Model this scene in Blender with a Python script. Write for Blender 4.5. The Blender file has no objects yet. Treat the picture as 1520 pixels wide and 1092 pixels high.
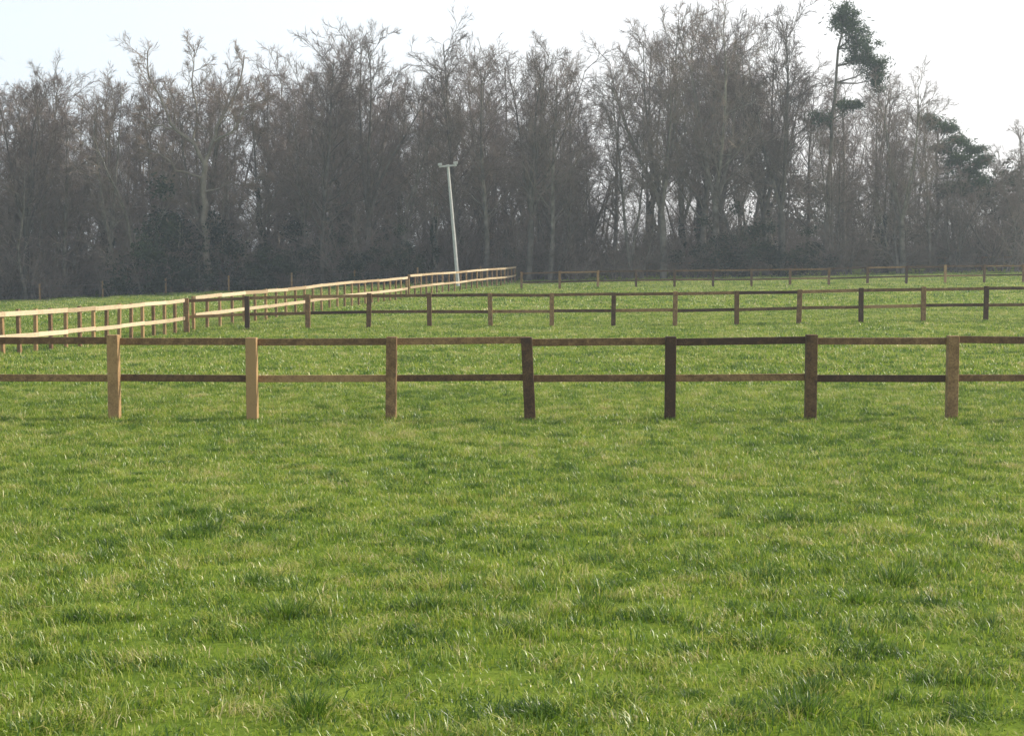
import bpy, math, numpy as np
from mathutils import Vector
R=np.random.default_rng(7)
scene=bpy.context.scene
scene.view_settings.view_transform='Standard'
scene.view_settings.look='None'
scene.view_settings.exposure=0
COL=scene.collection

# ---------------------------------------------------------------- terrain
def sstep(a,b,x):
    t=np.clip((x-a)/(b-a),0,1); return t*t*(3-2*t)
def ground(x,y):
    x=np.asarray(x,float); y=np.asarray(y,float)
    k=np.interp(y,[22,48,92,125,400],[0,.013,.0155,.021,.021])
    c=np.interp(y,[-50,22,48,92,120,400],[0,0,-.03,.05,.15,.5])
    xc=np.clip(x,-90,90)
    z=k*xc+c-0.024*np.clip(-8-xc,0,80)*sstep(22,42,y)
    z=z+0.03*np.sin(x*.31+y*.13)*np.sin(y*.21+1.3)*sstep(3,14,y)
    return z

# ---------------------------------------------------------------- helpers
def mesh_from(name,verts,faces4,attrs=None,mat=None,smooth=True):
    verts=np.asarray(verts,np.float32).reshape(-1,3); faces4=np.asarray(faces4,np.int32)
    k=faces4.shape[1]
    me=bpy.data.meshes.new(name)
    me.vertices.add(len(verts)); me.vertices.foreach_set('co',verts.ravel())
    me.loops.add(faces4.size); me.loops.foreach_set('vertex_index',faces4.ravel())
    me.polygons.add(len(faces4))
    me.polygons.foreach_set('loop_start',np.arange(0,faces4.size,k,dtype=np.int32))
    me.polygons.foreach_set('use_smooth',np.full(len(faces4),smooth))
    for n,a in (attrs or {}).items():
        at=me.attributes.new(n,'FLOAT','POINT'); at.data.foreach_set('value',np.asarray(a,np.float32))
    me.update(calc_edges=True)
    if mat: me.materials.append(mat)
    return me
def add_obj(name,me,parent=None,loc=(0,0,0),rot=(0,0,0),scale=(1,1,1),col=None):
    o=bpy.data.objects.new(name,me); (col or COL).objects.link(o)
    o.location=loc; o.rotation_euler=rot; o.scale=scale
    if parent: o.parent=parent
    return o
class Acc:
    def __init__(s): s.v=[];s.f=[];s.a=[];s.n=0
    def add(s,v,f,a):
        v=v.reshape(-1,3); s.v.append(v); s.f.append(f+s.n); s.a.append(np.broadcast_to(a,(len(v),)).astype(float)); s.n+=len(v)
    def mesh(s,name,mat,attr='tone',smooth=True):
        return mesh_from(name,np.concatenate(s.v),np.concatenate(s.f),{attr:np.concatenate(s.a)},mat,smooth)

def norm(a): return a/np.maximum(np.linalg.norm(a,axis=-1,keepdims=True),1e-9)
def grow(start,d,length,r0,n,wander,up,rng,endfrac=.35):
    M=len(start); pts=np.zeros((M,n+1,3)); pts[:,0]=start; d=norm(d)
    for i in range(n):
        d=norm(d+rng.normal(0,wander,(M,3))+np.array([0,0,up]))
        pts[:,i+1]=pts[:,i]+d*(length/n)[:,None]
    t=np.linspace(0,1,n+1)[None]
    rad=r0[:,None]*(1-(1-endfrac)*t)
    return pts,rad
def kids(pts,rad,length,cnt,tmin,tmax,a0,a1,lf,rng,rfrac=.55,shape=.6,rmin=.012):
    M,n1,_=pts.shape; n=n1-1
    t=tmin+(tmax-tmin)*((np.arange(cnt)[None]+rng.random((M,cnt)))/cnt)
    t=np.clip(t,0,.999); s=t*n; i=s.astype(int); fr=(s-i)[...,None]
    idx=np.arange(M)[:,None]
    p=pts[idx,i]*(1-fr)+pts[idx,i+1]*fr
    T=norm(pts[idx,i+1]-pts[idx,i])
    rr=rad[idx,i]*(1-fr[...,0])+rad[idx,i+1]*fr[...,0]
    q=rng.normal(0,1,T.shape); q=norm(q-(q*T).sum(-1,keepdims=True)*T)
    a=np.radians(rng.uniform(a0,a1,t.shape))[...,None]
    d=np.cos(a)*T+np.sin(a)*q
    L=length[:,None]*lf*(1-shape*(t-tmin)/(tmax-tmin))*rng.uniform(.6,1.25,t.shape)
    r=np.maximum(rr*rfrac*rng.uniform(.7,1.1,t.shape),rmin)
    return p.reshape(-1,3),d.reshape(-1,3),L.ravel(),r.ravel()
def tubes(acc,pts,rad,k,tone):
    M,n1,_=pts.shape
    T=np.zeros_like(pts); T[:,1:-1]=pts[:,2:]-pts[:,:-2]; T[:,0]=pts[:,1]-pts[:,0]; T[:,-1]=pts[:,-1]-pts[:,-2]; T=norm(T)
    ref=np.where(np.abs(T[:,:1,2:3])>.8,np.array([1.,0,0]),np.array([0,0,1.]))
    u=norm(np.cross(T,np.broadcast_to(ref,T.shape))); w=np.cross(T,u)
    an=np.arange(k)*2*math.pi/k
    v=pts[:,:,None]+rad[:,:,None,None]*(np.cos(an)[None,None,:,None]*u[:,:,None]+np.sin(an)[None,None,:,None]*w[:,:,None])
    b=(np.arange(M)*n1*k)[:,None,None]; r=(np.arange(n1-1)*k)[None,:,None]; j=np.arange(k)[None,None]; j2=(j+1)%k
    f=np.stack([b+r+j,b+r+j2,b+r+k+j2,b+r+k+j],-1).reshape(-1,4)
    acc.add(v,f,tone)
def ribbons(acc,pts,rad,tone,rng):
    M,n1,_=pts.shape
    T=norm(pts[:,-1]-pts[:,0]); q=rng.normal(0,1,(M,3)); u=norm(np.cross(T,q))[:,None]*rad[:,:,None]*1.25
    v=np.stack([pts-u,pts+u],2); b=(np.arange(M)*n1*2)[:,None]; r=(np.arange(n1-1)*2)[None]
    f=np.stack([b+r,b+r+1,b+r+3,b+r+2],-1).reshape(-1,4); acc.add(v,f,tone)
def leaves(acc,c,size,rng,tone,flat=0,asp=.45):
    M=len(c); a=norm(rng.normal(0,1,(M,3))*np.array([1,1,1-flat])); q=rng.normal(0,1,(M,3)); b=norm(np.cross(a,q))
    s=size*rng.uniform(.5,1.3,(M,1))
    v=np.stack([c-a*s,c-b*s*asp,c+a*s,c+b*s*asp],1)
    acc.add(v,np.arange(M*4).reshape(M,4),np.repeat(tone,4) if np.ndim(tone) else tone)

# ---------------------------------------------------------------- materials
def newmat(name):
    m=bpy.data.materials.new(name); m.use_nodes=True; nt=m.node_tree; nt.nodes.clear()
    out=nt.nodes.new('ShaderNodeOutputMaterial'); return m,nt,out
def N(nt,t,**k):
    n=nt.nodes.new(t)
    for a,b in k.items(): setattr(n,a,b)
    return n
def ramp(nt,stops):
    n=nt.nodes.new('ShaderNodeValToRGB'); e=n.color_ramp.elements
    while len(e)>1: e.remove(e[-1])
    e[0].position=stops[0][0]; e[0].color=(*stops[0][1],1)
    for p,c in stops[1:]:
        x=e.new(p); x.color=(*c,1)
    return n
def noise(nt,scale,detail=3,vec=None,rough=.5):
    n=N(nt,'ShaderNodeTexNoise'); n.inputs['Scale'].default_value=scale; n.inputs['Detail'].default_value=detail; n.inputs['Roughness'].default_value=rough
    if vec is not None: nt.links.new(vec,n.inputs['Vector'])
    return n
def mth(nt,op,a,b):
    n=N(nt,'ShaderNodeMath',operation=op)
    for i,x in enumerate((a,b)):
        if isinstance(x,(int,float)): n.inputs[i].default_value=x
        else: nt.links.new(x,n.inputs[i])
    return n.outputs[0]

def grass_mat():
    m,nt,out=newmat('grass_blades'); L=nt.links.new
    geo=N(nt,'ShaderNodeNewGeometry'); at=N(nt,'ShaderNodeAttribute',attribute_name='tone')
    n1=noise(nt,.35,2,geo.outputs['Position']); n2=noise(nt,2.6,3,geo.outputs['Position'],.7)
    s=mth(nt,'ADD',at.outputs['Fac'],mth(nt,'MULTIPLY',mth(nt,'SUBTRACT',n1.outputs['Fac'],.5),.8))
    s=mth(nt,'ADD',s,mth(nt,'MULTIPLY',mth(nt,'SUBTRACT',n2.outputs['Fac'],.51),1.7))
    r=ramp(nt,[(0,(.06,.13,.010)),(.25,(.14,.25,.018)),(.5,(.29,.40,.035)),(.74,(.44,.48,.08)),(.9,(.56,.52,.17)),(1,(.64,.55,.28))])
    L(s,r.inputs[0])
    p=N(nt,'ShaderNodeBsdfDiffuse'); g=N(nt,'ShaderNodeBsdfGlossy'); g.inputs['Roughness'].default_value=.40; g.inputs['Color'].default_value=(1,1,1,1)
    t=N(nt,'ShaderNodeBsdfTranslucent'); mx=N(nt,'ShaderNodeMixShader'); mx.inputs[0].default_value=.45; m2=N(nt,'ShaderNodeMixShader'); m2.inputs[0].default_value=.045
    L(r.outputs[0],p.inputs['Color']); L(r.outputs[0],t.inputs['Color']); L(p.outputs[0],mx.inputs[1]); L(t.outputs[0],mx.inputs[2]); L(mx.outputs[0],m2.inputs[1]); L(g.outputs[0],m2.inputs[2]); L(m2.outputs[0],out.inputs[0])
    return m
def ground_mat():
    m,nt,out=newmat('pasture_ground'); L=nt.links.new
    geo=N(nt,'ShaderNodeNewGeometry'); P=geo.outputs['Position']
    n1=noise(nt,.25,3,P); n2=noise(nt,3.5,4,P,.7)
    s=mth(nt,'ADD',mth(nt,'MULTIPLY',n1.outputs['Fac'],.5),mth(nt,'MULTIPLY',n2.outputs['Fac'],.5))
    r=ramp(nt,[(.3,(.07,.12,.018)),(.45,(.13,.19,.028)),(.58,(.20,.26,.04)),(.72,(.27,.29,.07))]); L(s,r.inputs[0])
    p=N(nt,'ShaderNodeBsdfDiffuse'); L(r.outputs[0],p.inputs['Color'])
    b=N(nt,'ShaderNodeBump'); b.inputs['Strength'].default_value=.8; b.inputs['Distance'].default_value=.05; L(n2.outputs['Fac'],b.inputs['Height']); L(b.outputs[0],p.inputs['Normal'])
    L(p.outputs[0],out.inputs[0]); return m
def wood_mat(name,c0,c1,c2):
    m,nt,out=newmat(name); L=nt.links.new
    tc=N(nt,'ShaderNodeTexCoord'); at=N(nt,'ShaderNodeAttribute',attribute_name='tone')
    mp=N(nt,'ShaderNodeMapping'); mp.inputs['Scale'].default_value=(3,3,3); L(tc.outputs['Object'],mp.inputs[0])
    n1=noise(nt,2.5,6,mp.outputs[0],.65); n2=noise(nt,14,4,mp.outputs[0],.6)
    s=mth(nt,'ADD',mth(nt,'MULTIPLY',n1.outputs['Fac'],.8),mth(nt,'MULTIPLY',n2.outputs['Fac'],.65))
    s=mth(nt,'ADD',s,mth(nt,'SUBTRACT',mth(nt,'MULTIPLY',at.outputs['Fac'],.8),.625))
    r=ramp(nt,[(.2,c0),(.5,c1),(.85,c2)]); L(s,r.inputs[0])
    p=N(nt,'ShaderNodeBsdfPrincipled'); p.inputs['Roughness'].default_value=.75; L(r.outputs[0],p.inputs['Base Color'])
    b=N(nt,'ShaderNodeBump'); b.inputs['Strength'].default_value=.4; b.inputs['Distance'].default_value=.01; L(n2.outputs['Fac'],b.inputs['Height']); L(b.outputs[0],p.inputs['Normal'])
    L(p.outputs[0],out.inputs[0]); return m
def bark_mat(name,c0,c1,ct):
    m,nt,out=newmat(name); L=nt.links.new
    tc=N(nt,'ShaderNodeTexCoord'); at=N(nt,'ShaderNodeAttribute',attribute_name='tone'); oi=N(nt,'ShaderNodeObjectInfo')
    n1=noise(nt,1.2,2,tc.outputs['Object'],.65)
    r=ramp(nt,[(.3,c0),(.7,c1)]); L(n1.outputs['Fac'],r.inputs[0])
    mx=N(nt,'ShaderNodeMix',data_type='RGBA'); L(at.outputs['Fac'],mx.inputs[0]); L(r.outputs[0],mx.inputs[6]); mx.inputs[7].default_value=(*ct,1)
    hs=N(nt,'ShaderNodeHueSaturation'); L(mx.outputs[2],hs.inputs['Color']); L(mth(nt,'ADD',mth(nt,'MULTIPLY',oi.outputs['Random'],.7),.65),hs.inputs['Value'])
    p=N(nt,'ShaderNodeBsdfDiffuse'); L(hs.outputs[0],p.inputs['Color']); L(p.outputs[0],out.inputs[0]); return m
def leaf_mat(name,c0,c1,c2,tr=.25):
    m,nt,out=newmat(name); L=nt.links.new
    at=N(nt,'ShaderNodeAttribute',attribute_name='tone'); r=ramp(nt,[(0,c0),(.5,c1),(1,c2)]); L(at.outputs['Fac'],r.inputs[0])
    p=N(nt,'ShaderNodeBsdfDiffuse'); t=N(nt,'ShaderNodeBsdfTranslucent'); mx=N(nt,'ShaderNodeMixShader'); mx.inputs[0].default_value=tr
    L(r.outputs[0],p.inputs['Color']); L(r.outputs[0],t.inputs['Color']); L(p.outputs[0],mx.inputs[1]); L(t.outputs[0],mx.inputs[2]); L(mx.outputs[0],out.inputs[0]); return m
def plain(name,c,rough=.7,metal=0):
    m,nt,out=newmat(name); p=N(nt,'ShaderNodeBsdfPrincipled'); tc=N(nt,'ShaderNodeTexCoord'); n=noise(nt,5,4,tc.outputs['Object'])
    r=ramp(nt,[(.3,tuple(x*.8 for x in c)),(.7,c)]); nt.links.new(n.outputs['Fac'],r.inputs[0]); nt.links.new(r.outputs[0],p.inputs['Base Color'])
    p.inputs['Roughness'].default_value=rough; p.inputs['Metallic'].default_value=metal; nt.links.new(p.outputs[0],out.inputs[0]); return m

M_GRASS=grass_mat(); M_GROUND=ground_mat()
M_WOOD=wood_mat('shaded_timber',(.060,.030,.015),(.17,.095,.04),(.42,.26,.115))  # fence wood in a dark colour, shade on faces away from sun painted in
M_SUNLITWOOD=wood_mat('sunlit_timber',(.40,.29,.17),(.58,.45,.29),(.72,.58,.40))  # same wood made paler, sunlight on the rails painted into the colour
M_BARK=bark_mat('bark',(.085,.078,.065),(.27,.25,.21),(.235,.185,.155))
M_OAK=bark_mat('oak_bark',(.13,.115,.09),(.26,.23,.185),(.23,.175,.14))
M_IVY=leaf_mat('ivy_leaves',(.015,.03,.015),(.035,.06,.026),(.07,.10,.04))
M_HOLLY=leaf_mat('evergreen_leaves',(.016,.030,.016),(.035,.056,.028),(.07,.095,.045))
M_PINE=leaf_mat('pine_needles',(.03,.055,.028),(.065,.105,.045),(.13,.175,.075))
M_POLE=plain('galvanised_steel',(.62,.62,.6),.5); M_WIRE=plain('fence_wire',(.3,.3,.3),.4,.8)

# ---------------------------------------------------------------- ground sheet
def axis(lo,hi,dense_lo,dense_hi,step,growf=1.25):
    a=list(np.arange(dense_lo,dense_hi+1e-6,step)); s=step; x=dense_hi
    while x<hi: s*=growf; x+=s; a.append(min(x,hi))
    s=step; x=dense_lo
    while x>lo: s*=growf; x-=s; a.insert(0,max(x,lo))
    return np.array(a)
xs=axis(-2500,2500,-95,95,1.0); ys=axis(-300,4000,-10,135,1.0)
X,Y=np.meshgrid(xs,ys); Z=ground(X,Y)
nx,ny=len(xs),len(ys); i,j=np.meshgrid(np.arange(nx-1),np.arange(ny-1)); b=(j*nx+i).ravel()
me=mesh_from('ground',np.stack([X,Y,Z],-1),np.stack([b,b+1,b+nx+1,b+nx],-1),None,M_GROUND)
add_obj('ground',me)

# ---------------------------------------------------------------- instancing through geometry nodes
def scatter(name,pts,rot,scl,idx,sources,parent=None):
    col=bpy.data.collections.new(name+'_parts')
    for k,me in enumerate(sources):
        o=bpy.data.objects.new('%s_part_%02d'%(name,k),me); col.objects.link(o)
    me=bpy.data.meshes.new(name); n=len(pts); me.vertices.add(n); me.vertices.foreach_set('co',np.asarray(pts,np.float32).ravel())
    for nm,arr in (('rot',rot),('scl',scl)):
        a=me.attributes.new(nm,'FLOAT_VECTOR','POINT'); a.data.foreach_set('vector',np.asarray(arr,np.float32).ravel())
    a=me.attributes.new('idx','INT','POINT'); a.data.foreach_set('value',np.asarray(idx,np.int32))
    o=add_obj(name,me,parent)
    ng=bpy.data.node_groups.new(name+'_scatter','GeometryNodeTree')
    ng.interface.new_socket('Geometry',in_out='INPUT',socket_type='NodeSocketGeometry'); ng.interface.new_socket('Geometry',in_out='OUTPUT',socket_type='NodeSocketGeometry')
    gi=ng.nodes.new('NodeGroupInput'); go=ng.nodes.new('NodeGroupOutput'); ip=ng.nodes.new('GeometryNodeInstanceOnPoints')
    ci=ng.nodes.new('GeometryNodeCollectionInfo'); ci.inputs['Collection'].default_value=col; ci.inputs['Separate Children'].default_value=True; ci.inputs['Reset Children'].default_value=True
    def na(nm,dt):
        x=ng.nodes.new('GeometryNodeInputNamedAttribute'); x.data_type=dt; x.inputs['Name'].default_value=nm
        return [s for s in x.outputs if s.enabled and s.name=='Attribute'][0]
    e=ng.nodes.new('FunctionNodeEulerToRotation'); L=ng.links.new
    L(gi.outputs[0],ip.inputs['Points']); L(ci.outputs[0],ip.inputs['Instance']); ip.inputs['Pick Instance'].default_value=True
    L(na('idx','INT'),ip.inputs['Instance Index']); L(na('rot','FLOAT_VECTOR'),e.inputs[0]); L(e.outputs[0],ip.inputs['Rotation']); L(na('scl','FLOAT_VECTOR'),ip.inputs['Scale'])
    L(ip.outputs[0],go.inputs[0])
    md=o.modifiers.new('scatter','NODES'); md.node_group=ng
    return o

# ---------------------------------------------------------------- grass
def grass_patch(name,size,count,h0,h1,w,rng,clumps=40,spread=.12,lean=.9,tone_mu=.45,round_=False):
    cc=rng.uniform(-size/2,size/2,(clumps,2)); ch=rng.uniform(.5,1.6,clumps); ct=rng.normal(0,.16,clumps); cl=rng.normal(0,.5,(clumps,2))
    k=rng.integers(0,clumps,count); base=cc[k]+rng.normal(0,spread,(count,2))
    uni=rng.random(count)<.4; base[uni]=rng.uniform(-size/2,size/2,(uni.sum(),2))
    if round_: base=rng.normal(0,size/5,(count,2))
    h=rng.uniform(h0,h1,count)*np.where(uni,.7,ch[k]); az=rng.uniform(0,2*math.pi,count)
    l=np.stack([np.cos(az),np.sin(az)],-1)*rng.uniform(.1,lean,(count,1))+cl[k]*.6
    if round_: l=l*.5+base/(size/5)*.35
    side=np.stack([-np.sin(az+rng.normal(0,.6,count)),np.cos(az)],-1)
    W=w*rng.uniform(.6,1.3,count)
    lv=[]
    for t,ww in ((0,1),(.55,.85),(1,.12)):
        c=np.zeros((count,3)); c[:,:2]=base+l*(h*t**1.7)[:,None]; c[:,2]=h*(t-.28*t*t*np.linalg.norm(l,axis=1))-.01*(t==0)
        s=np.zeros((count,3)); s[:,:2]=side*(W*ww/2)[:,None]
        lv+= [c-s,c+s]
    v=np.stack(lv,1); b=(np.arange(count)*6)[:,None]
    f=np.concatenate([b+np.array([0,1,3,2]),b+np.array([2,3,5,4])])
    tone=np.clip(rng.normal(tone_mu,.15,count)+ct[k]+(rng.random(count)<.07)*.45,0,1)
    return mesh_from(name,v,f,{'tone':np.repeat(tone,6)},M_GRASS)
near=[grass_patch('grass_near',1.3,3300,.03,.075,.0065,R,clumps=36,spread=.075,lean=1.3) for _ in range(6)]
mid=[grass_patch('grass_mid',2.6,4000,.035,.08,.015,R,clumps=90,spread=.11,lean=1.2) for _ in range(4)]
far=[grass_patch('grass_far',5.2,4000,.04,.09,.038,R,clumps=150,spread=.2) for _ in range(3)]
tuft=[grass_patch('grass_tuft',.42,420,.07,.15,.006,R,clumps=3,round_=True,tone_mu=.17) for _ in range(4)]
P=[];RO=[];S=[];I=[]
def tile(y0,y1,step,i0,i1,marg):
    y=y0
    while y<y1:
        w=y*.37+marg; x=-w
        while x<w:
            px,py=x+R.uniform(-.15,.15)*step,y+R.uniform(-.15,.15)*step
            P.append((px,py,float(ground(px,py)))); RO.append((0,0,R.uniform(0,6.28))); s=R.uniform(.9,1.12); S.append((s,s,s*R.uniform(.8,1.15))); I.append(R.integers(i0,i1)); x+=step
        y+=step
tile(5,27,1.0,0,6,2.0); tile(27.5,60,2.0,6,10,3); tile(61,122,4.0,10,13,6)
for (x,y) in [(-.68,13.0),(-2.65,12.6),(1.82,10.7),(1.55,11.8),(-1.06,7.5),(.13,7.5),(-1.48,9.6),(-.57,9.8),(-2.25,12.7),(1.5,16.6),(-.08,18.1),(.95,23.1),(1.5,7.5),(2.4,10),(-1.9,15.8),(2.4,13.1),(-1.2,15.8),(-3.0,13.5),(.54,9.8),(2.8,10.6),(-1.1,8.4),(1.65,7.9),(.08,9.2),(5.2,16.6)]:
    P.append((x,y,float(ground(x,y)))); RO.append((0,0,R.uniform(0,6.28))); s=R.uniform(.65,1.05); S.append((s,s,s*.75)); I.append(R.integers(13,17))
for _ in range(400):
    y=R.uniform(5,45); x=R.uniform(-1,1)*(y*.37+2); P.append((x,y,float(ground(x,y)))); RO.append((0,0,R.uniform(0,6.28))); s=R.uniform(.3,.8); S.append((s,s,s*.7)); I.append(R.integers(13,17))
scatter('grass',P,RO,S,I,near+mid+far+tuft)

# ---------------------------------------------------------------- fences
def box(acc,c,ex,ey,ez,dims,tone,bev=.006):
    hx,hy,hz=[d/2 for d in dims]; bv=min(bev,min(hx,hy)*.4)
    prof=[(-hx+bv,-hy),(hx-bv,-hy),(hx,-hy+bv),(hx,hy-bv),(hx-bv,hy),(-hx+bv,hy),(-hx,hy-bv),(-hx,-hy+bv)]
    c=np.array(c);E=[np.array(e) for e in (ex,ey,ez)]; vs=[]
    for zz,sc in ((-hz,1),(hz-bv,1),(hz,1-bv/min(hx,hy))):
        for (a,b_) in prof: vs.append(c+E[0]*a*sc+E[1]*b_*sc+E[2]*zz)
    vs.append(c+E[2]*hz); vs.append(c-E[2]*hz)
    f=[]
    for l in (0,8):
        for q in range(8): f.append([l+q,l+(q+1)%8,l+8+(q+1)%8,l+8+q])
    for q in (0,2,4,6): f.append([24,16+q,16+q+1,16+(q+2)%8]); f.append([25,(q+2)%8,q+1,q])
    acc.add(np.array(vs),np.array(f),tone)
def fence(name,pts,h,mat,pw=.12,pd=.1,rail_w=.1,rail_z=(1.13,.60),rail_side=1,lean=.012,railmat=None,posttone=None,span=1,seed=1,railtone=.45):
    rng=np.random.default_rng(seed); pts=np.array(pts,float); root=bpy.data.objects.new(name,None); COL.objects.link(root)
    ap=Acc(); ar=Acc(); n=len(pts); tops=[]
    for i in range(n):
        a=pts[max(i-1,0)];b=pts[min(i+1,n-1)]; t=norm(b-a); nn=np.array([-t[1],t[0]])
        z=float(ground(*pts[i])); up=norm(np.array([rng.normal(0,lean),rng.normal(0,lean),1.])); ex=norm(np.array([t[0],t[1],0])-up*np.dot([t[0],t[1],0],up)); ey=np.cross(up,ex)
        hh=h+rng.normal(0,.012); c=np.array([pts[i][0],pts[i][1],z])+up*(hh/2-.05)
        tone=posttone[i] if posttone is not None and i<len(posttone) else np.clip(rng.normal(.45,.25),0,1)
        box(ap,c,ex,ey,up,(pw*rng.uniform(.93,1.05),pd,hh+.1),tone)
        tops.append(nn*rail_side*(pd/2+.022))
    for k,rz in enumerate(rail_z):
        for i in range(0,n-1,span):
            j=min(i+span,n-1)
            A=np.array([*(pts[i]+tops[i]),float(ground(*pts[i]))+rz+rng.normal(0,.008)]); B=np.array([*(pts[j]+tops[j]),float(ground(*pts[j]))+rz+rng.normal(0,.008)])
            d=norm(B-A); side=norm(np.cross(d,[0,0,1])); upv=np.cross(side,d); Ln=np.linalg.norm(B-A)-.004
            box(ar,(A+B)/2-np.array([0,0,rail_w/2]),upv,side,d,(rail_w*rng.uniform(.95,1.05),.042,Ln),np.clip(rng.normal(railtone,.2),0,1),.004)
    add_obj('posts',ap.mesh('fence_posts',mat,smooth=False),root); add_obj('rails',ar.mesh('fence_rails',railmat or mat,smooth=False),root)
    return root
f1=[(.26+2.0*i,21.15-.05*i) for i in range(-9,10)]
tn=[.5,.4,.6,.4,.5,.7,.85,1.05,.6,.25,.08,.35,.7]+[.5]*8
fence('post_and_rail_fence',f1,1.19,M_WOOD,pw=.155,pd=.13,rail_z=(1.165,.63),rail_side=1,posttone=tn,seed=3,railtone=.4,lean=.016)
f2=[(-10.7+2.0*i,48.75-.07*i) for i in range(0,20)]
fence('post_and_rail_fence',f2,1.12,M_WOOD,pw=.15,pd=.12,rail_z=(1.09,.56),seed=4)
f3=[(.6+2.4*i,93.5-.09*i) for i in range(0,22)]
fence('post_and_rail_fence',f3,1.15,M_WOOD,pw=.15,pd=.12,rail_z=(1.10,.52),seed=5)
f4=[(8+3.0*i,121-.1*i) for i in range(0,16)]
fence('post_and_rail_fence',f4,1.2,M_WOOD,pw=.15,pd=.12,rail_z=(1.15,.6),seed=6)
def polyline(ctrl,step):
    c=np.array(ctrl,float); d=np.r_[0,np.cumsum(np.linalg.norm(np.diff(c,axis=0),axis=1))]; s=np.arange(0,d[-1]+1e-6,step)
    return np.stack([np.interp(s,d,c[:,0]),np.interp(s,d,c[:,1])],-1)
fence('paddock_fence',polyline([(-15.2,27.0),(-12.75,37),(-10.9,48.3),(-10.72,49.3)],.86),1.14,M_WOOD,pw=.1,pd=.09,rail_w=.115,rail_z=(1.12,.54),rail_side=-1,span=2,seed=8,railmat=M_SUNLITWOOD,railtone=.6,posttone=[.75,.6,.9,.5]*9)  # rails in the painted sunlit colour, posts in the painted shaded one
fence('paddock_fence',polyline([(-10.62,49.4),(-8.6,62),(-5.6,81)],1.25),1.2,M_WOOD,pw=.1,pd=.09,rail_w=.12,rail_z=(1.18,.60),rail_side=-1,span=2,seed=9,railmat=M_SUNLITWOOD,posttone=[.8,.6]*20)
fence('paddock_fence',polyline([(-5.6,80.6),(-4.3,89),(-2.6,97),(-.9,105),(.3,112)],1.5),1.3,M_WOOD,pw=.1,pd=.09,rail_w=.12,rail_z=(1.27,.65),rail_side=-1,span=2,seed=10,railmat=M_SUNLITWOOD,posttone=[.7,.5]*20)
root=bpy.data.objects.new('wire_fence',None); COL.objects.link(root); ap=Acc(); aw=Acc(); wp=[(-60+4.8*i,113+.02*i) for i in range(13)]
for (x,y) in wp: box(ap,(x,y,float(ground(x,y))+.6),(1,0,0),(0,1,0),(0,0,1),(.12,.12,1.4),.8)
for zz in (.35,.7,1.05):
    p=np.array([[x,y-.08,float(ground(x,y))+zz] for x,y in wp])[None]; tubes(aw,p,np.full((1,len(wp)),.006),4,.5)
add_obj('posts',ap.mesh('wire_fence_posts',M_WOOD,smooth=False),root); add_obj('wires',aw.mesh('wires',M_WIRE),root)

# ---------------------------------------------------------------- utility pole
root=bpy.data.objects.new('floodlight_pole',None); COL.objects.link(root)
a=Acc(); gz=float(ground(-3.8,105)); tubes(a,np.array([[[-3.8,105,gz-.2],[-4.05,105,gz+3.],[-4.3,105,gz+6],[-4.52,105,gz+8.55]]]),np.array([[.13,.12,.105,.09]]),12,.5)
add_obj('pole',a.mesh('pole',M_POLE),root)
a=Acc(); up=norm(np.array([-.09,0,1.])); ex=norm(np.array([1,0,.09])); 
box(a,(-4.5,104.88,gz+8.45),ex,(0,1,0),up,(1.25,.1,.12),.5)
for s in (-.55,.55): box(a,np.array([-4.5,104.82,gz+8.47])+ex*s+up*.14,ex,(0,1,0),up,(.28,.2,.16),.5)
add_obj('crossarm',a.mesh('crossarm',M_POLE,smooth=False),root)

# ---------------------------------------------------------------- trees
def finish(name,acc,ivy=None,bark=None,leafm=None):
    if ivy is not None and ivy.n:
        n0=sum(len(x) for x in acc.f); v=np.concatenate(acc.v+ivy.v); f=np.concatenate(acc.f+[x+acc.n for x in ivy.f]); t=np.concatenate(acc.a+ivy.a)
        m2=mesh_from(name,v,f,{'tone':t},bark or M_BARK); m2.materials.append(leafm or M_IVY)
        mi=np.zeros(len(f),np.int32); mi[n0:]=1; m2.polygons.foreach_set('material_index',mi); return m2
    return acc.mesh(name,bark or M_BARK)
def crown(acc,p,r,L,c1,c2,c3,c4,rng,lf1=.42,tmin=.3,a=(30,60),up=.05,shape=.5,wn=.12):
    s,d,l,rr=kids(p,r,L,c1,tmin,.99,a[0],a[1],lf1,rng,rfrac=.45,shape=shape,rmin=.035); p1,r1=grow(s,d,l,rr,7,wn,up,rng,.2); tubes(acc,p1,r1,4,.2)
    s,d,l,rr=kids(p1,r1,l,c2,.2,1,20,52,.45,rng,rfrac=.6,shape=.4,rmin=.02); p2,r2=grow(s,d,l,rr,4,.11,up*.7,rng,.35); tubes(acc,p2,r2,3,.5)
    s,d,l,rr=kids(p2,r2,l,c3,.2,1,18,48,.55,rng,rfrac=.6,shape=.3,rmin=.012); p3,r3=grow(s,d,l,rr,2,.12,up*.5,rng,.5); ribbons(acc,p3,r3,.85,rng)
    if c4:
        s,d,l,rr=kids(p3,r3,l,c4,.15,1,18,48,.75,rng,rfrac=.7,shape=.3,rmin=.009); l=np.maximum(l,.35); p4,r4=grow(s,d,l,rr,1,.10,.03,rng,.5); ribbons(acc,p4,r4,1.,rng)
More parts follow.
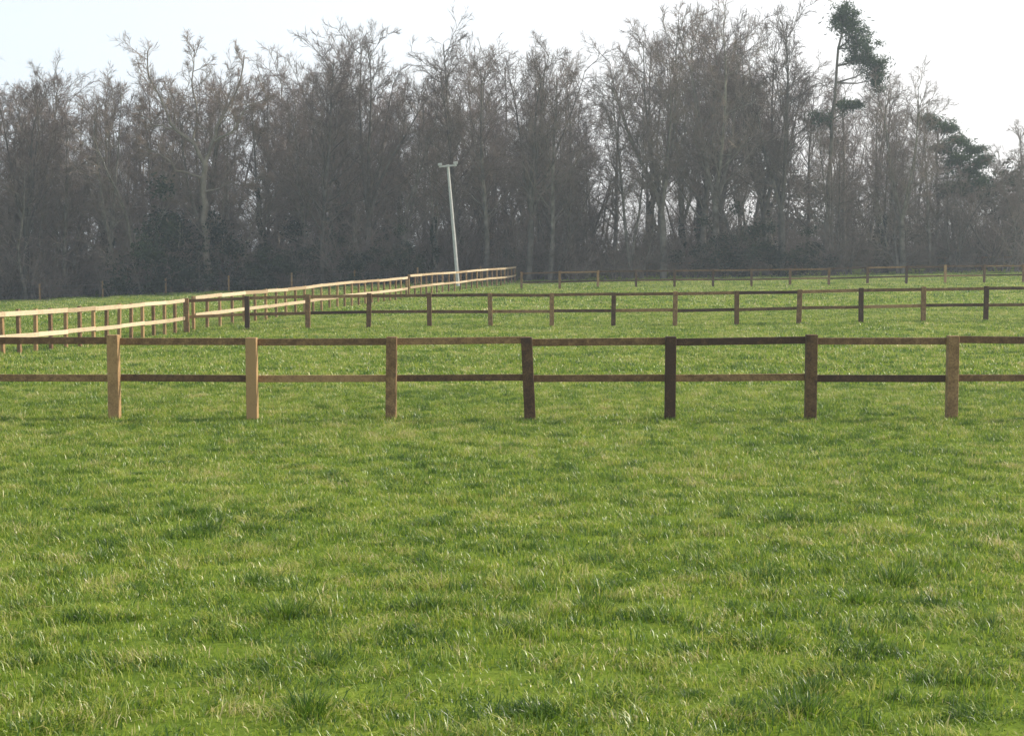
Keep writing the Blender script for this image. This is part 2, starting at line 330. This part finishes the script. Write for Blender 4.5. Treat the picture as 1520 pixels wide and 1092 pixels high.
def tree(name,kind,rng,ivyh=0):
    acc=Acc(); H=20.; iv=Acc()
    if kind=='single':
        L=np.array([H*.86]); r=np.array([.24]); p,rd=grow(np.array([[0,0,-.3]]),np.array([[rng.normal(0,.03),rng.normal(0,.03),1]]),L,r,14,.035,.05,rng,.14); tubes(acc,p,rd,8,0.)
        crown(acc,p,rd,L,32,8,5,3,rng,lf1=.32,tmin=.24,a=(26,62),shape=.5)
    elif kind=='fork':
        L=np.array([H*rng.uniform(.2,.36)]); p,rd=grow(np.array([[0,0,-.3]]),np.array([[0,0,1.]]),L,np.array([.3]),6,.03,.05,rng,.75); tubes(acc,p,rd,8,0.)
        k=4; az=rng.uniform(0,6.28)+np.arange(k)*6.28/k; sp=rng.uniform(.15,.42,k); d=np.stack([np.cos(az)*sp,np.sin(az)*sp,np.ones(k)],-1); L2=np.full(k,H*.9-L[0])*rng.uniform(.75,1.0,k)
        p2,r2=grow(np.repeat(p[:,-1],k,0),d,L2,np.full(k,.16),12,.055,.04,rng,.14); tubes(acc,p2,r2,6,.05)
        crown(acc,p2,r2,L2,15,7,5,3,rng,lf1=.33,tmin=.08,a=(26,62),shape=.4)
    elif kind=='pole':
        k=2; d=np.array([[.1,.02,1],[-.08,.06,1.]]); L=np.array([H*.88,H*.76]); p,rd=grow(np.array([[0,0,-.3],[.25,.1,-.3]]),d,L,np.array([.19,.15]),14,.03,.05,rng,.15); tubes(acc,p,rd,6,0.)
        crown(acc,p,rd,L,20,7,5,3,rng,lf1=.25,tmin=.3,a=(24,60),shape=.35)
    else:
        k=3; d=np.stack([rng.normal(0,.2,k),rng.normal(0,.2,k),np.ones(k)],-1); L=np.array([H*.93,H*.8,H*.7]); p,rd=grow(np.array([[0,0,-.3],[.5,.3,-.3],[-.5,.2,-.3]]),d,L,np.array([.2,.17,.15]),12,.06,.03,rng,.12); tubes(acc,p,rd,5,0.1)
        crown(acc,p,rd,L,20,7,6,0,rng,lf1=.32,tmin=.04,a=(30,75),shape=.5,wn=.15)
    if ivyh:
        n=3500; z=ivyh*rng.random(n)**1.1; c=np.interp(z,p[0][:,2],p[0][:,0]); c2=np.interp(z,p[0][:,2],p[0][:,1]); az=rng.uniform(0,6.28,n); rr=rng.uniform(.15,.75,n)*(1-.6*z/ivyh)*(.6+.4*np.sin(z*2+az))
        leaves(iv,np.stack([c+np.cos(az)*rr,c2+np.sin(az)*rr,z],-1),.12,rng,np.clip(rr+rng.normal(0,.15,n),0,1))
    return finish(name,acc,iv)
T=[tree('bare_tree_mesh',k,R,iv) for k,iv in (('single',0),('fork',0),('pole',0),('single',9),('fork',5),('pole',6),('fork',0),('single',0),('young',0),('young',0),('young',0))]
def bush(name,rng,leafy):
    acc=Acc(); iv=Acc(); k=9 if not leafy else 5
    az=rng.uniform(0,6.28,k); d=np.stack([np.cos(az)*.5,np.sin(az)*.5,np.ones(k)],-1); L=rng.uniform(2.2,5.6,k)
    p,r=grow(rng.normal(0,.5,(k,3))*[1,1,0],d,L,np.full(k,.05),5,.12,.03,rng,.3); tubes(acc,p,r,4,.3)
    s,dd,l,rr=kids(p,r,L,10,.1,1,25,70,.45,rng,rfrac=.6,rmin=.015); p2,r2=grow(s,dd,l,rr,3,.2,.03,rng); tubes(acc,p2,r2,3,.7)
    s,dd,l,rr=kids(p2,r2,l,8,.1,1,25,70,.6,rng,rfrac=.7,rmin=.010); p3,r3=grow(s,dd,l,rr,2,.2,.02,rng); ribbons(acc,p3,r3,1.,rng)
    if leafy:
        m=26; cc=rng.normal(0,1,(m,3))*[1.3,1.3,1.5]+[0,0,2.3]; cc[:,2]=np.abs(cc[:,2]); q=rng.integers(0,m,5000); ct=rng.uniform(.1,.7,m)
        c=cc[q]+norm(rng.normal(0,1,(5000,3)))*rng.uniform(.1,.95,(5000,1)); ok=c[:,2]>0; c=c[ok]; leaves(iv,c,.13,rng,np.clip(ct[q][ok]+rng.normal(0,.2,len(c)),0,1))
    return finish(name,acc,iv,M_BARK,M_HOLLY)
B=[bush('thicket_mesh',R,False) for _ in range(3)]+[bush('evergreen_shrub_mesh',R,True) for _ in range(3)]
NB=len(T)

XP=np.array([-46,-41.5,-36.6,-31.6,-25.1,-22.9,-16.9,-12,-8.7,-6.5,-4.4,-1.6,1.6,4.9,6.5,8.7,13.1,16.4,21.3,24,26.2,28.9,31.6,34.4,36.3,37.6,39.3,41.5,45.8])
HP=np.array([20.4,20.7,19.5,19.7,20.3,20.7,21.7,22.2,20.2,19.6,22.2,19.6,20.3,19.6,17.9,21.1,22.6,22.9,22.6,21.2,19.1,17.2,17.2,15.5,12.5,9.8,10.6,13.3,14.7])
P=[];RO=[];S=[];I=[]
def put(x,y,h,kind,base,ws=1):
    P.append((x,y,float(ground(x,y))-.05)); RO.append((R.normal(0,.03),R.normal(0,.03),R.uniform(0,6.28))); s=h/base; w=s*R.uniform(.85,1.1)*ws; S.append((w,w,s)); I.append(kind)
def prof(x,y): 
    xe=x*120/y; return min(np.interp(xe+d,XP,HP) for d in (-2,0,2))*(y/120)**.85
for yrow,step,lo in ((118,4.3,.84),(124,4.5,.84),(131,4.8,.82),(141,5.2,.78),(153,5.6,.7)):
    x=-.42*yrow-6
    while x<.42*yrow+6:
        if not (x>8 and yrow>=150 and R.random()<.5):
            xx,yy=x+R.uniform(-1.2,1.2),yrow+R.uniform(-2,2); put(xx,yy,prof(xx,yy)*R.uniform(lo,1.03),R.integers(0,8),20.)
        x+=step*R.uniform(.6,1.4)*(1.1 if x>8 else .95)
# understorey: young trees of all heights
for yrow in (117,121,127,134,144,156):
    x=-.43*yrow-6
    while x<.43*yrow+6:
        right=x>8; h=(4+R.random()**1.3*(12 if not right else 7.5))*(1 if yrow<140 else 1.25)
        put(x+R.uniform(-1,1),yrow+R.uniform(-2.5,2.5),min(h,prof(x,yrow)*.9),R.integers(8,11),20.,R.uniform(1.1,1.7)); x+=3.0*R.uniform(.4,1.6)*(1.2 if right else .9)
for yrow in (116,120,127,137,150,164):
    x=-.43*yrow-6
    while x<.43*yrow+6:
        dens=1.0 if x<5 else 1.15; lf=R.random()<(.22 if yrow<130 else .08)
        k=NB+(R.integers(3,6) if lf else R.integers(0,3))
        h=1.3+min(R.exponential(1.7 if x<5 else 1.25),6.5)
        put(x+R.uniform(-1,1),yrow+R.uniform(-2,2),h*(1 if yrow<135 else 1.4),k,4.6,R.uniform(1.1,1.9) if h<3 else 1.15); x+=1.9*R.uniform(.4,1.6)*dens
scatter('woodland',P,RO,S,I,T+B)
for (x,h,k) in ((-43.5,21,1),(-38.1,19.5,6),(-31.5,19,4),(-14.8,21,0),(-11.4,22.3,1),(-4.1,22.0,2),(1.3,20.3,6),(11.9,22.6,1),(16.2,23,6),(21.2,22.5,1),(30.5,17.2,6),(32.7,14.5,0),(39.8,12.8,1)):
    y=116.5+R.uniform(-.8,.8); s=h/20
    add_obj('bare_tree',T[k],None,(x,y,float(ground(x,y))-.05),(0,0,R.uniform(0,6.28)),(s*.95,s*.95,s))
for (x,s) in ((-26.7,1.3),(-24.0,1.1),(18.3,.85),(15.7,.7),(-17.8,.7)):
    y=115; add_obj('holly_bush',B[3+R.integers(0,3)],None,(x,y,float(ground(x,y))),(0,0,R.uniform(0,6)),(s*1.1,s*1.1,s))
acc=Acc(); rng=np.random.default_rng(21)
def limb(pts,r0,r1,n=12):
    p=np.array(pts,float); d=np.linspace(0,1,len(p)); t=np.linspace(0,1,n); q=np.stack([np.interp(t,d,p[:,i]) for i in range(3)],-1); q[1:-1]+=rng.normal(0,.08,(n-2,3)); r=np.linspace(r0,r1,n)
    tubes(acc,q[None],r[None],7,.0); return q[None],r[None],np.array([np.linalg.norm(np.diff(q,axis=0),axis=1).sum()])
limb([(0,0,-.3),(.1,0,4),(-.1,0,8),(0,0,10.2)],.30,.22)
for pts,r0 in (([(0,0,10),(-.9,.2,11.6),(-2.3,-.2,12.6),(-3.0,0,14.5),(-4.3,.3,16.5),(-4.2,0,18.5)],.17),([(0,0,10),(.9,-.3,11.8),(1.5,0,13.8),(2.6,.3,15.6),(3.2,0,18.2)],.17),([(.9,-.3,11.6),(2.4,-.6,12.4),(3.4,-.4,14.2),(5,0,15)],.11),([(-.9,.2,11.6),(-.6,1,13.8),(-1.2,1.2,16.5),(-.8,1,18.8)],.11),([(0,0,8.8),(-1.8,-.8,9.3),(-3.2,-1.,10.8),(-5.2,-.6,11)],.10),([(0,0,7.8),(1.8,.5,8.5),(3.3,.2,8.2),(4.6,0,9.3)],.09),([(-2.3,-.2,12.6),(-4,0,12.9),(-5.2,.2,14.3)],.09)):
    p,r,L=limb(pts,r0,r0*.25); crown(acc,p,r,L,11,7,5,3,rng,lf1=.38,tmin=.2,a=(35,70),up=.04)
me=acc.mesh('oak_mesh',M_OAK)
add_obj('oak_tree',me,None,(-23.7,115.,float(ground(-23.7,115.))))
def pine(name,x,y,trunk,r0,clumps,seed):
    rng=np.random.default_rng(seed); acc=Acc(); iv=Acc(); p=np.array(trunk,float); t=np.linspace(0,1,16); d=np.linspace(0,1,len(p)); q=np.stack([np.interp(t,d,p[:,i]) for i in range(3)],-1)
    q[1:-1,:2]+=rng.normal(0,.08,(14,2))
    tubes(acc,q[None],np.linspace(r0,.05,16)[None],8,.1)
    for (cx,cy,cz,rx,rz) in clumps:
        j=np.argmin(np.abs(q[:,2]-(cz-.8))); s=q[j]; e=np.array([cx,cy,cz]); b=np.stack([s,(s+e)/2+[0,0,-.2],e]); tubes(acc,b[None],np.array([[.08,.05,.03]]),5,.2)
        m=14; cc=e+norm(rng.normal(0,1,(m,3)))*rng.uniform(.2,1.5,(m,1))*[rx,rx*.9,rz*1.5]
        for c0 in cc:
            tubes(acc,np.stack([e-[0,0,.2],(e+c0)/2,c0])[None],np.array([[.03,.02,.012]]),3,.6)
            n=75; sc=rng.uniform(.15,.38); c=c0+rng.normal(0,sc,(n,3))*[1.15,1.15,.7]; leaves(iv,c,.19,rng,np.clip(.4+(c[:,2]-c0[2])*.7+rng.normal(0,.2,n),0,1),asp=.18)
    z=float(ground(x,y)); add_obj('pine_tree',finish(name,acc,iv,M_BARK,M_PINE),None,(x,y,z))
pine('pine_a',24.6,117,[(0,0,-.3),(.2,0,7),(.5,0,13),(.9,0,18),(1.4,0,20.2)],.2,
 [(.9,0,20.6,.5,.8),(1.6,.2,19.6,.8,.8),(1.9,0,18.8,.9,.8),(2.3,0,18.0,1.0,.7),(3.1,-.2,17.2,.9,.7),(2.2,.3,16.9,.9,.5),(3.7,0,16.3,.6,.6),(3.9,0,15.3,.4,.5),(-.4,0,12.3,.7,.3),(2.0,.4,13.3,.7,.3)],5)
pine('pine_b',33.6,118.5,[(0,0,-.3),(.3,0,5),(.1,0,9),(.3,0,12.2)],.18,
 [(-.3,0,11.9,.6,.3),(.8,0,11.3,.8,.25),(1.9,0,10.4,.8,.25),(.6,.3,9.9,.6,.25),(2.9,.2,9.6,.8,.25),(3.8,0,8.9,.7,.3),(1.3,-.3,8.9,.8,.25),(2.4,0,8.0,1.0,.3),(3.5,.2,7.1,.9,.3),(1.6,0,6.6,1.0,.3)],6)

# ---------------------------------------------------------------- haze in the air
m,nt,out=newmat('thin_haze'); vs=N(nt,'ShaderNodeVolumeScatter'); vs.inputs['Density'].default_value=.0010; vs.inputs['Anisotropy'].default_value=.3; vs.inputs['Color'].default_value=(.80,.92,1,1); nt.links.new(vs.outputs[0],out.inputs['Volume'])
v=np.array([(x,y,z) for z in (-20,40) for y in (-60,300) for x in (-240,240)],float); f=np.array([[0,2,3,1],[4,5,7,6],[0,1,5,4],[2,6,7,3],[0,4,6,2],[1,3,7,5]])
add_obj('haze',mesh_from('haze',v,f,None,m,False))

# ---------------------------------------------------------------- light
EL,AZ=math.radians(35),math.radians(72)   # azimuth clockwise from +Y
w=bpy.data.worlds.new('World'); scene.world=w; w.use_nodes=True; nt=w.node_tree; bg=nt.nodes['Background']; L=nt.links.new
sk=nt.nodes.new('ShaderNodeTexSky'); sk.sky_type='NISHITA'; sk.sun_disc=False; sk.sun_elevation=EL; sk.sun_rotation=AZ; sk.air_density=1.0; sk.dust_density=2.5; sk.ozone_density=1.2
tc=N(nt,'ShaderNodeTexCoord'); sp=N(nt,'ShaderNodeSeparateXYZ'); L(tc.outputs['Generated'],sp.inputs[0])
mr=N(nt,'ShaderNodeMapRange'); mr.interpolation_type='SMOOTHSTEP'; mr.inputs['From Min'].default_value=0; mr.inputs['From Max'].default_value=.7; mr.inputs['To Min'].default_value=.97; mr.inputs['To Max'].default_value=.15; L(sp.outputs['Z'],mr.inputs['Value'])
sx=N(nt,'ShaderNodeMapRange'); sx.inputs['From Min'].default_value=-.45; sx.inputs['From Max'].default_value=.15; L(sp.outputs['X'],sx.inputs['Value'])
hz=N(nt,'ShaderNodeMix',data_type='RGBA'); L(sx.outputs[0],hz.inputs[0]); hz.inputs[6].default_value=(6.4,7.4,8.2,1); hz.inputs[7].default_value=(8.6,8.7,8.8,1)
mx=N(nt,'ShaderNodeMix',data_type='RGBA'); L(mr.outputs[0],mx.inputs[0]); L(sk.outputs[0],mx.inputs[6]); L(hz.outputs[2],mx.inputs[7]); L(mx.outputs[2],bg.inputs[0]); bg.inputs[1].default_value=.15
sd=bpy.data.lights.new('sun','SUN'); sd.energy=5.0; sd.angle=math.radians(.5); sd.color=(1,.93,.80); so=bpy.data.objects.new('sun',sd); COL.objects.link(so)
d=Vector((math.sin(AZ)*math.cos(EL),math.cos(AZ)*math.cos(EL),math.sin(EL))); so.rotation_euler=d.to_track_quat('Z','Y').to_euler(); so.location=(40,20,50)

# ---------------------------------------------------------------- camera
cd=bpy.data.cameras.new('camera'); cam=bpy.data.objects.new('camera',cd); COL.objects.link(cam); cam.location=(0,0,2.37); cam.rotation_euler=(math.radians(90-4.42),0,0)
cd.sensor_width=36; cd.lens=52.1; cd.clip_end=6000; cd.clip_start=.1
scene.camera=cam
